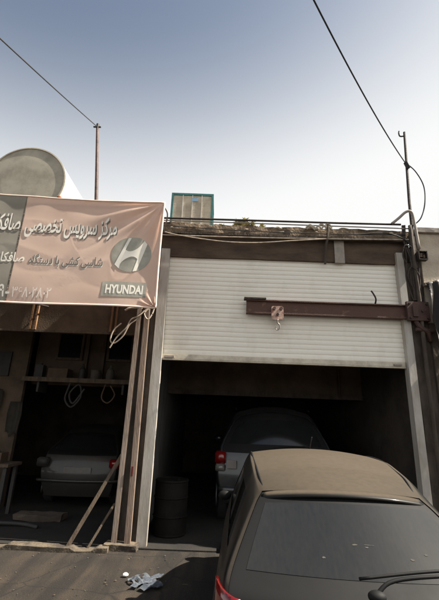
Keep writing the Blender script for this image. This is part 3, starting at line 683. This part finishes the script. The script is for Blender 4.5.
mp2 = AN.new('ShaderNodeMapping'); mp2.inputs['Rotation'].default_value = (0, 0, R(-38)); mp2.inputs['Scale'].default_value = (2.6, .25, 1); AL.new(tcg.outputs['Object'], mp2.inputs['Vector'])
tm = AN.new('ShaderNodeTexNoise'); tm.inputs['Scale'].default_value = 1.6; tm.inputs['Detail'].default_value = 4; AL.new(mp2.outputs[0], tm.inputs['Vector']); mulnode(tm.outputs['Fac'], .45, 1.25, .40, .58)
AL.new(src, pb.inputs['Base Color'])

# ------------------------------------------------------------------ cars
def car(name, label, loc, rz, P, mats, extras):
    """body cage -> subdivided -> split by region into body, glass and seal meshes"""
    root = thing(name, label, 'car', loc, None, rz)
    low = P['low']            # rows 0..4 (x,z) half widths and heights
    ybelt, yroof, zroof = P['ybelt'], P['yroof'], P['zroof']
    nc = len(ybelt); rear = P['rear_y']       # y of the rear outline for rows 0..4
    bm = bmesh.new(); V = {}; 
    lay = bm.faces.layers.int.new('reg')
    xt, xr_, zg = P['x_glass_top'], P['x_roof'], P['z_gap']
    hood = P['hood']          # list of (y, z_top, xfactor)
    ncols = nc + len(hood)
    def side_pt(r, c):
        if c < nc:
            yb, yt, zr_ = ybelt[c], yroof[c], zroof[c]; x_in = P['taper'][c]
            if r <= 4:
                x, z = low[r]; y = yb
                if c == 0: y = rear[r]
                if c == 0: x *= P['rear_x'][r]
                return Vector((x * x_in[0], y, z))
            x4, z4 = low[4]
            t = {5: .10, 6: .88, 7: 1.0}[r]
            z = z4 + (zr_ - z4) * (t if r < 7 else 1.0); 
            if r == 6: z = zr_ - zg
            x = {5: x4 * x_in[0] - .012, 6: xt * x_in[1], 7: xr_ * x_in[1]}[r]
            tt = (z - z4) / (zr_ - z4)
            return Vector((x, yb + (yt - yb) * tt, z))
        y, zt_, xf = hood[c - nc]
        x, z = low[r]; z = low[0][1] + (z - low[0][1]) * (zt_ - low[0][1]) / (low[4][1] - low[0][1])
        return Vector((x * xf, y, z))
    for s in (1, -1):
        for r in range(8):
            for c in range(ncols):
                if r > 4 and c >= nc: continue
                p = side_pt(r, c); V[s, r, c] = bm.verts.new((p.x * s, p.y, p.z))
        for r in range(7):
            for c in range(ncols - 1):
                if r >= 4 and c + 1 >= nc: continue
                f = bm.faces.new([V[s, r, c], V[s, r, c + 1], V[s, r + 1, c + 1], V[s, r + 1, c]][::s])
                reg = 0
                if r in (4, 5, 6) and c in P['win_cols']: reg = 2 if r == 5 else 0
                if r == 5 and c in P['seal_cols']: reg = 3
                f[lay] = reg
    # perimeter
    per = [(r, 0) for r in range(8)] + [(7, c) for c in range(1, nc)] + [(r, nc - 1) for r in (6, 5, 4)] + [(4, c) for c in range(nc, ncols)] + [(r, ncols - 1) for r in (3, 2, 1, 0)]
    fr = [1, .955, .93, .5, 0, -.5, -.93, -.955, -1]
    rows = []
    for k, (r, c) in enumerate(per):
        p = side_pt(r, c); row = []
        if k < 8: by, bz = -P['rear_bulge'][k], 0
        elif r == 7: by, bz = -P['roof_bow'] * (1 if c == 0 else .3), P['crown']
        elif c == nc - 1: by, bz = P['ws_bulge'], P['crown'] * (r - 4) / 3
        elif k >= len(per) - 5: by, bz = .12, 0
        else: by, bz = 0, .045
        if (r, c) == (7, 0): by, bz = -P['rear_bulge'][7], P['crown'] * .8
        if (r, c) in ((6, 0),): bz = P['crown'] * .7
        for f in fr:
            if f == 1: row.append(V[1, r, c]); continue
            if f == -1: row.append(V[-1, r, c]); continue
            g = 1 - abs(f) ** 2.2
            row.append(bm.verts.new((p.x * f, p.y + by * g, p.z + bz * g)))
        rows.append(row)
    for k in range(len(rows) - 1):
        (r0, c0), (r1, c1) = per[k], per[k + 1]
        for i in range(8):
            f = bm.faces.new((rows[k][i], rows[k + 1][i], rows[k + 1][i + 1], rows[k][i + 1]))
            reg = 0
            if c0 == c1 == 0 and r0 == P.get('rg0', 4) and False: pass
            if c0 == 0 and c1 == 0 and r0 in (4, 5, 6):
                if r0 == 5 and 2 <= i <= 5: reg = 1
                elif 1 <= i <= 6: reg = 3
            if c0 == c1 == nc - 1 and r0 in (7, 6, 5):
                if r0 in (6,) and 2 <= i <= 5: reg = 4
                elif 1 <= i <= 6: reg = 3
            f[lay] = reg
    bmesh.ops.recalc_face_normals(bm, faces=bm.faces)
    cr = bm.edges.layers.float.new('crease_edge')
    def crease(k, val, i0=0, i1=8):
        for i in range(i0, i1):
            e = bm.edges.get((rows[k][i], rows[k][i + 1]))
            if e: e[cr] = val
    crease(7, .85); crease(6, .5); crease(2, .4)
    kk = per.index((7, nc - 1)); crease(kk, .5)
    for s in (1, -1):
        for c in range(nc - 1):
            e = bm.edges.get((V[s, 7, c], V[s, 7, c + 1])); e[cr] = .55
            e = bm.edges.get((V[s, 4, c], V[s, 4, c + 1])); e[cr] = .6
        for r in (4, 5, 6): 
            e = bm.edges.get((V[s, r, 0], V[s, r + 1, 0])); e[cr] = .35
    me = bpy.data.meshes.new('cage'); bm.to_mesh(me); bm.free()
    tmp = bpy.data.objects.new('cage', me); C.objects.link(tmp)
    md = tmp.modifiers.new('s', 'SUBSURF'); md.levels = 3; md.render_levels = 3
    bpy.context.view_layer.update()
    ev = bpy.data.meshes.new_from_object(tmp.evaluated_get(bpy.context.evaluated_depsgraph_get()))
    bpy.data.objects.remove(tmp); bpy.data.meshes.remove(me)
    src = bmesh.new(); src.from_mesh(ev); bpy.data.meshes.remove(ev)
    wy = P['wheels']; wr = P['wheel_r']
    def extract(regs, inset=0, cut=False, side=None):
        b = src.copy(); l = b.faces.layers.int.get('reg')
        kill = [f for f in b.faces if f[l] not in regs]
        if side is not None: kill = [f for f in b.faces if f[l] not in regs or f.calc_center_median().x * side < 0]
        if cut:
            for f in b.faces:
                q = f.calc_center_median()
                if f[l] in regs and abs(q.x) > .6 * low[1][0] and any(math.hypot(q.y - w, q.z - wr) < wr + .055 for w in wy): kill.append(f)
        bmesh.ops.delete(b, geom=list(set(kill)), context='FACES')
        if inset:
            b.normal_update()
            for v in b.verts: v.co -= v.normal * inset
        return b
    def part(nm, b, m, sol=0, smooth=True, parent=None):
        if sol: bmesh.ops.solidify(b, geom=b.faces[:], thickness=sol)
        m_ = bpy.data.meshes.new(nm); b.to_mesh(m_); b.free()
        return link(nm, m_, m, parent or root, smooth)
    bd = part('body', extract((0,), cut=True), mats['paint'])
    part('window_seal', extract((3,), .006), 'rubber')
    part('rear_window', extract((1,), .004), mats['glass'])
    part('windscreen', extract((4,), .004), mats['glass'])
    for s in (1, -1): part('side_window', extract((2,), .006, side=s), mats['glass'])
    src.free()
    # underside and dark wheel housings
    b = bmesh.new(); box(b, -low[1][0] * .86, low[1][0] * .86, .12, hood[-1][0] - .12, low[0][1] - .02, .50); part('underbody', b, 'rubber', smooth=False)
    for s in (1, -1):
        for w in wy:
            wh = bpy.data.objects.new('wheel', None); C.objects.link(wh); wh.parent = root; wh.location = (s * (low[1][0] - .10), w, wr); wh.empty_display_size = .1
            b = bmesh.new(); lathe(b, 0, 0, 0, [(wr * .62, -.085), (wr * .93, -.09), (wr, -.065), (wr, .065), (wr * .93, .09), (wr * .62, .085)], 36, 'x'); recalc(b); part('tyre', b, 'tyre', parent=wh, smooth=False)
            b = bmesh.new(); lathe(b, 0, 0, 0, [(wr * .60, s * .06), (wr * .63, s * .092), (wr * .56, s * .07), (wr * .2, s * .075), (wr * .12, s * .09), (.01, s * .09)], 30, 'x'); recalc(b); part('rim', b, 'rim', parent=wh, smooth=False)
            b = bmesh.new(); tube(b, [(s * (low[1][0] * P['arch_x'] + 0), w + (wr + .06) * math.cos(a), wr + (wr + .06) * math.sin(a)) for a in [math.pi * (k / 24 * 1.12 - .06) for k in range(25)]], .022, 8); part('arch_trim', b, mats['paint'])
    extras(root, part, side_pt)
    return root

hatch = dict(
    low=[(.68, .22), (.75, .43), (.775, .64), (.765, .83), (.725, .965)],
    rear_y=[.10, .03, .02, .06, .13], rear_x=[.93, .93, .955, .965, .95],
    ybelt=[.13, .42, .50, 1.05, 1.13, 2.02, 2.12, 2.75],
    yroof=[.70, .92, .98, 1.28, 1.36, 1.75, 1.82, 1.98],
    zroof=[1.315, 1.385, 1.40, 1.45, 1.462, 1.468, 1.46, 1.42],
    taper=[(1, .95), (1.0, .99), (1, 1), (1, 1.02), (1, 1.02), (1, 1.0), (1, 1), (.97, .95)],
    x_glass_top=.57, x_roof=.53, z_gap=.042,
    win_cols=(2, 4), seal_cols=(1, 3, 5), hood=[(3.1, .90, .95), (3.5, .80, .88), (3.78, .62, .72)],
    rear_bulge=[.10, .12, .12, .10, .11, .11, .10, .10], roof_bow=.03, crown=.055, ws_bulge=.16,
    wheels=(.66, 3.10), wheel_r=.29, arch_x=1.0)

def hatch_extras(root, part, sp):
    # tail lamps: tall clusters wrapping the corners
    for s in (1, -1):
        b = bmesh.new(); G = []
        for j in range(9):
            w = j / 8; z = .62 + .36 * w; row = []
            for i in range(9):
                u = i / 8; a = u * 1.35
                row.append(b.verts.new((s * (.565 + .05 * w + (.195 - .07 * w) * math.sin(a)), -.045 + .085 * w + .26 * (1 - math.cos(a)), z + .02 * u)))
            G.append(row)
        for j in range(8):
            for i in range(8): b.faces.new((G[j][i], G[j][i + 1], G[j + 1][i + 1], G[j + 1][i]))
        recalc(b); lampo = part('tail_lamp', b, 'lamp_red', .012)
        b = bmesh.new(); tube(b, [(s * .655, -.058, .70), (s * .735, -.025, .70)], .028, 10); part('reverse_lens', b, 'lamp_clear', parent=lampo)
    # rear bumper moulding, plate, wiper, spoiler lip, roof mouldings, mirrors, handles
    b = bmesh.new(); tube(b, curve([(-.79, .12, .50), (-.70, -.05, .50), (-.4, -.12, .50), (0, -.14, .50), (.4, -.12, .50), (.70, -.05, .50), (.79, .12, .50)], 8), .05, 10); part('bumper', b, 'rubber')
    b = bmesh.new(); box(b, -.26, .26, -.115, -.10, .62, .73); part('number_plate', b, 'plate', smooth=False)
    b = bmesh.new(); tube(b, curve([(-.04, -.02, 1.05), (.05, .0, 1.10), (.30, .02, 1.125), (.60, .09, 1.12)], 6), .010, 8, .006); w_ = part('wiper', b, 'rubber')
    b = bmesh.new(); tube(b, curve([(-.10, .0, 1.10), (.20, .02, 1.135), (.45, .055, 1.145), (.64, .115, 1.14)], 6), .007, 6); part('wiper_blade', b, 'rubber', parent=w_)
    b = bmesh.new(); bmesh.ops.create_uvsphere(b, u_segments=16, v_segments=10, radius=.030, matrix=Matrix.Translation((-.035, -.02, 1.045)) @ Matrix.Diagonal((1.3, 1, .8, 1))); part('wiper_cap', b, 'rubber', parent=w_)
    # spoiler lip along the top of the rear glass
    b = bmesh.new(); prof = [(0, 0), (-.05, -.018), (-.062, -.030), (-.05, -.040), (.02, -.030)]; ring = []
    N_ = 28
    for i in range(N_ + 1):
        t = i / N_ * 2 - 1; g = 1 - abs(t) ** 2.2
        y = .705 - .10 * g; z = 1.317 + .045 * g; x = t * .49
        ring.append([b.verts.new((x, y + dy, z + dz - .004)) for dy, dz in prof])
    for a, c in zip(ring, ring[1:]):
        for k in range(5): b.faces.new((a[k], a[(k + 1) % 5], c[(k + 1) % 5], c[k]))
    b.faces.new(ring[0]); b.faces.new(ring[-1][::-1]); recalc(b); part('spoiler_lip', b, 'paint_car')
    for s in (1, -1):
        pts = [(s * ((.515 if i == 0 else .53 + .012 * min(i, 3)) - .045), y, z + .033 + .006 * i) for i, (y, z) in enumerate(((.72, 1.302), (.92, 1.366), (1.15, 1.398), (1.4, 1.424), (1.7, 1.426), (1.92, 1.405)))]
        b = bmesh.new(); tube(b, [p - Vector((0, 0, .014)) for p in curve(pts, 6)], .008, 8); part('roof_moulding', b, 'rubber')
        mr = bmesh.new(); bmesh.ops.create_uvsphere(mr, u_segments=20, v_segments=12, radius=.07, matrix=Matrix.Translation((s * .775, 2.45, .985)) @ Matrix.Diagonal((.95, .6, .65, 1))); part('wing_mirror', mr, 'rubber')
        b = bmesh.new(); box(b, s * .775 - .012, s * .775 + .012, 1.25, 1.42, .80, .83); part('door_handle', b, 'rubber', smooth=False)
        b = bmesh.new(); bmesh.ops.create_uvsphere(b, u_segments=16, v_segments=10, radius=.12, matrix=Matrix.Translation((s * .55, 3.68, .66)) @ Matrix.Diagonal((1.3, .8, .7, 1))); part('headlight', b, 'lamp_clear')
    b = bmesh.new(); tube(b, [(0, 1.80, 1.455), (0, 1.6, 1.62)], .004, 5); part('aerial', b, 'cable')

def droppings(root):
    gl = next(c for c in root.children if c.name.startswith('rear_window'))
    rr = random.Random(5)
    for (x, z, w_, h_) in ((-.03, 1.235, .014, .006), (.045, 1.24, .026, .003), (.03, 1.215, .009, .005), (.24, 1.13, .012, .012), (-.2, 1.10, .008, .010), (.33, 1.2, .010, .008)):
        bm = bmesh.new(); vs = []
        for k in range(14):
            a = k / 14 * 6.283; q = 1 + .35 * rr.uniform(-1, 1)
            ok, p, nn, _ = gl.closest_point_on_mesh(Vector((x + w_ * q * math.cos(a), .25, z + h_ * q * math.sin(a))))
            vs.append(bm.verts.new(p + nn * .0015))
        bm.faces.new(vs); me = bpy.data.meshes.new('dried_splash'); bm.to_mesh(me); bm.free()
        link('dried_splash', me, 'splash', root)
M['splash'] = mat('dried_splash', (.075, .07, .06), .9, bump=0)
HC = car('hatchback_car', 'dark dusty hatchback seen from behind, parked in front of the half open garage', (.75, 1.93, -.02), R(-3.5), hatch, dict(paint='paint_car', glass='glass'), hatch_extras)
droppings(HC)

suv = dict(
    low=[(.92, .42), (1.02, .60), (1.06, .85), (1.05, 1.05), (1.0, 1.22)],
    rear_y=[.12, .03, .02, .05, .10], rear_x=[.95, .95, .96, .97, .955],
    ybelt=[.10, .38, .46, 1.25, 1.33, 2.25, 2.33, 3.25],
    yroof=[.42, .60, .66, 1.40, 1.46, 2.0, 2.1, 2.5],
    zroof=[1.80, 1.88, 1.89, 1.92, 1.92, 1.90, 1.89, 1.84],
    taper=[(1, .95), (1.0, .99), (1, 1), (1, 1.02), (1, 1.02), (1, 1.0), (1, 1), (.97, .95)],
    x_glass_top=.80, x_roof=.68, z_gap=.10,
    win_cols=(2, 4), seal_cols=(1, 3, 5), hood=[(3.8, 1.14, .96), (4.3, 1.06, .90), (4.6, .85, .78)],
    rear_bulge=[.12, .12, .12, .12, .12, .12, .11, .10], roof_bow=.03, crown=.13, ws_bulge=.16,
    wheels=(.85, 3.65), wheel_r=.37, arch_x=1.0)
def suv_extras(root, part, sp):
    for s in (1, -1):
        b = bmesh.new(); box(b, min(s * .86, s * 1.045), max(s * .86, s * 1.045), -.02, .14, 1.02, 1.22); bmesh.ops.bevel(b, geom=b.edges[:], offset=.02, segments=2, affect='EDGES'); l_ = part('tail_lamp', b, 'lamp_red')
        b = bmesh.new(); box(b, min(s * .86, s * 1.035), max(s * .86, s * 1.035), -.018, .13, .90, 1.015); bmesh.ops.bevel(b, geom=b.edges[:], offset=.015, segments=2, affect='EDGES'); part('reverse_lens', b, 'lamp_clear', parent=l_)
        b = bmesh.new(); tube(b, curve([(s * .70, .7, 1.95), (s * .71, 1.0, 1.975), (s * .71, 2.0, 1.985), (s * .69, 2.3, 1.94)], 6), .018, 8); part('roof_rail', b, 'rubber')
        mr = bmesh.new(); bmesh.ops.create_uvsphere(mr, u_segments=16, v_segments=10, radius=.13, matrix=Matrix.Translation((s * 1.12, 3.0, 1.3)) @ Matrix.Diagonal((1.0, .6, .75, 1))); part('wing_mirror', mr, 'paint_suv')
    b = bmesh.new(); tube(b, curve([(-.90, .16, .62), (-.84, .02, .62), (0, -.06, .62), (.84, .02, .62), (.90, .16, .62)], 8), .06, 12); part('bumper', b, 'paint_suv')
    b = bmesh.new(); box(b, -.26, .26, -.085, -.07, .86, .98); part('number_plate', b, 'plate', smooth=False)
    b = bmesh.new(); box(b, -.84, -.68, -.085, -.03, .96, 1.09); part('badge_panel', b, 'lamp_clear', smooth=False)
    b = bmesh.new(); tube(b, curve([(-.05, .03, 1.29), (.2, .05, 1.33), (.5, .08, 1.34)], 6), .012, 6); part('wiper', b, 'rubber')
SV = car('suv_car', 'tall grey blue off road car with red tail lamp deep in the dark garage', (1.06, 7.0, -.02), R(-3), suv, dict(paint='paint_suv', glass='glass_clean'), suv_extras)

sed = dict(hatch)
sed.update(hood=[(3.1, .90, .95), (3.6, .84, .88), (4.0, .62, .72)])
def sed_extras(root, part, sp):
    for s in (1, -1):
        b = bmesh.new(); box(b, min(s * .58, s * .80), max(s * .58, s * .80), -.06, .10, .74, .90); bmesh.ops.bevel(b, geom=b.edges[:], offset=.02, segments=2, affect='EDGES'); part('tail_lamp', b, 'lamp_red' if s > 0 else 'clutter_dark')
    b = bmesh.new(); tube(b, curve([(-.76, .12, .50), (-.70, .0, .50), (0, -.09, .50), (.70, .0, .50), (.76, .12, .50)], 8), .03, 10); part('bumper', b, 'paint_white')
    b = bmesh.new(); box(b, -.26, .26, -.10, -.08, .64, .75); part('number_plate', b, 'plate', smooth=False)
LC = car('hatchback_car', 'pale hatchback with a red tail lamp standing in the dark left workshop', (-2.62, 8.05, 0), R(3), sed, dict(paint='paint_white', glass='glass_clean'), sed_extras)

# ------------------------------------------------------------------ camera
cam_d = bpy.data.cameras.new('camera'); cam = bpy.data.objects.new('camera', cam_d); C.objects.link(cam)
F_, pit, rol, yaw = 380.0, .3045, -.0371, .0013
import json
f = Vector((-math.sin(yaw) * math.cos(pit), math.cos(yaw) * math.cos(pit), math.sin(pit)))
rt = Vector((math.cos(yaw), math.sin(yaw), 0)); u = rt.cross(f)
rt2 = rt * math.cos(rol) - u * math.sin(rol); u2 = rt2.cross(f)
Mx = Matrix((rt2, u2, -f)).transposed().to_4x4(); Mx.translation = (0, 0, 1.72)
cam.matrix_world = Mx
cam_d.sensor_fit = 'VERTICAL'; cam_d.sensor_height = 24; cam_d.lens = F_ / 600 * 24
cam_d.clip_end = 2000; cam_d.clip_start = .05
S.camera = cam

# ------------------------------------------------------------------ light
SUN = Vector((.90, -.075, 1.0)).normalized()      # direction towards the sun
sd = bpy.data.lights.new('sun', 'SUN'); sd.energy = 2.9; sd.angle = R(.5); sd.color = (1, .92, .80)
so = bpy.data.objects.new('sun', sd); C.objects.link(so); so.rotation_euler = SUN.to_track_quat('Z', 'Y').to_euler(); so.location = (10, -4, 14)
w = bpy.data.worlds.new('World'); S.world = w; w.use_nodes = True
nt = w.node_tree; bg = nt.nodes['Background']
sky = nt.nodes.new('ShaderNodeTexSky'); sky.sky_type = 'NISHITA'; sky.sun_disc = False
sky.sun_elevation = math.asin(SUN.z); sky.sun_rotation = math.atan2(SUN.x, SUN.y)
sky.air_density = 1.0; sky.dust_density = 6.0; sky.ozone_density = 1.0; sky.altitude = 900
# pale dusty haze low in the sky, thinning upwards
tcw = nt.nodes.new('ShaderNodeTexCoord'); sp = nt.nodes.new('ShaderNodeSeparateXYZ'); nt.links.new(tcw.outputs['Generated'], sp.inputs[0])
mr = nt.nodes.new('ShaderNodeMapRange'); mr.interpolation_type = 'SMOOTHSTEP'
mr.inputs[1].default_value = .46; mr.inputs[2].default_value = .86; mr.inputs[3].default_value = .96; mr.inputs[4].default_value = .08
azm = nt.nodes.new('ShaderNodeMath'); azm.operation = 'MULTIPLY_ADD'; azm.inputs[1].default_value = -.20
nt.links.new(sp.outputs['X'], azm.inputs[0]); nt.links.new(sp.outputs['Z'], azm.inputs[2])      # the haze glows more towards the sun
nt.links.new(azm.outputs[0], mr.inputs[0])
mxw = nt.nodes.new('ShaderNodeMix'); mxw.data_type = 'RGBA'; nt.links.new(mr.outputs[0], mxw.inputs[0])
tn = nt.nodes.new('ShaderNodeMix'); tn.data_type = 'RGBA'; tn.blend_type = 'MULTIPLY'; tn.inputs[0].default_value = 1; tn.inputs[7].default_value = (.235, .245, .235, 1)
nt.links.new(sky.outputs[0], tn.inputs[6]); nt.links.new(tn.outputs[2], mxw.inputs[6]); mxw.inputs[7].default_value = (1.76, 1.76, 1.73, 1)
nt.links.new(mxw.outputs[2], bg.inputs[0]); bg.inputs[1].default_value = .13

S.view_settings.view_transform = 'Standard'; S.view_settings.look = 'None'; S.view_settings.gamma = 1; S.view_settings.exposure = 2.15
S.view_settings.use_curve_mapping = False
S.render.engine = 'CYCLES'
S.cycles.max_bounces = 9; S.cycles.diffuse_bounces = 7
S.cycles.use_denoising = True
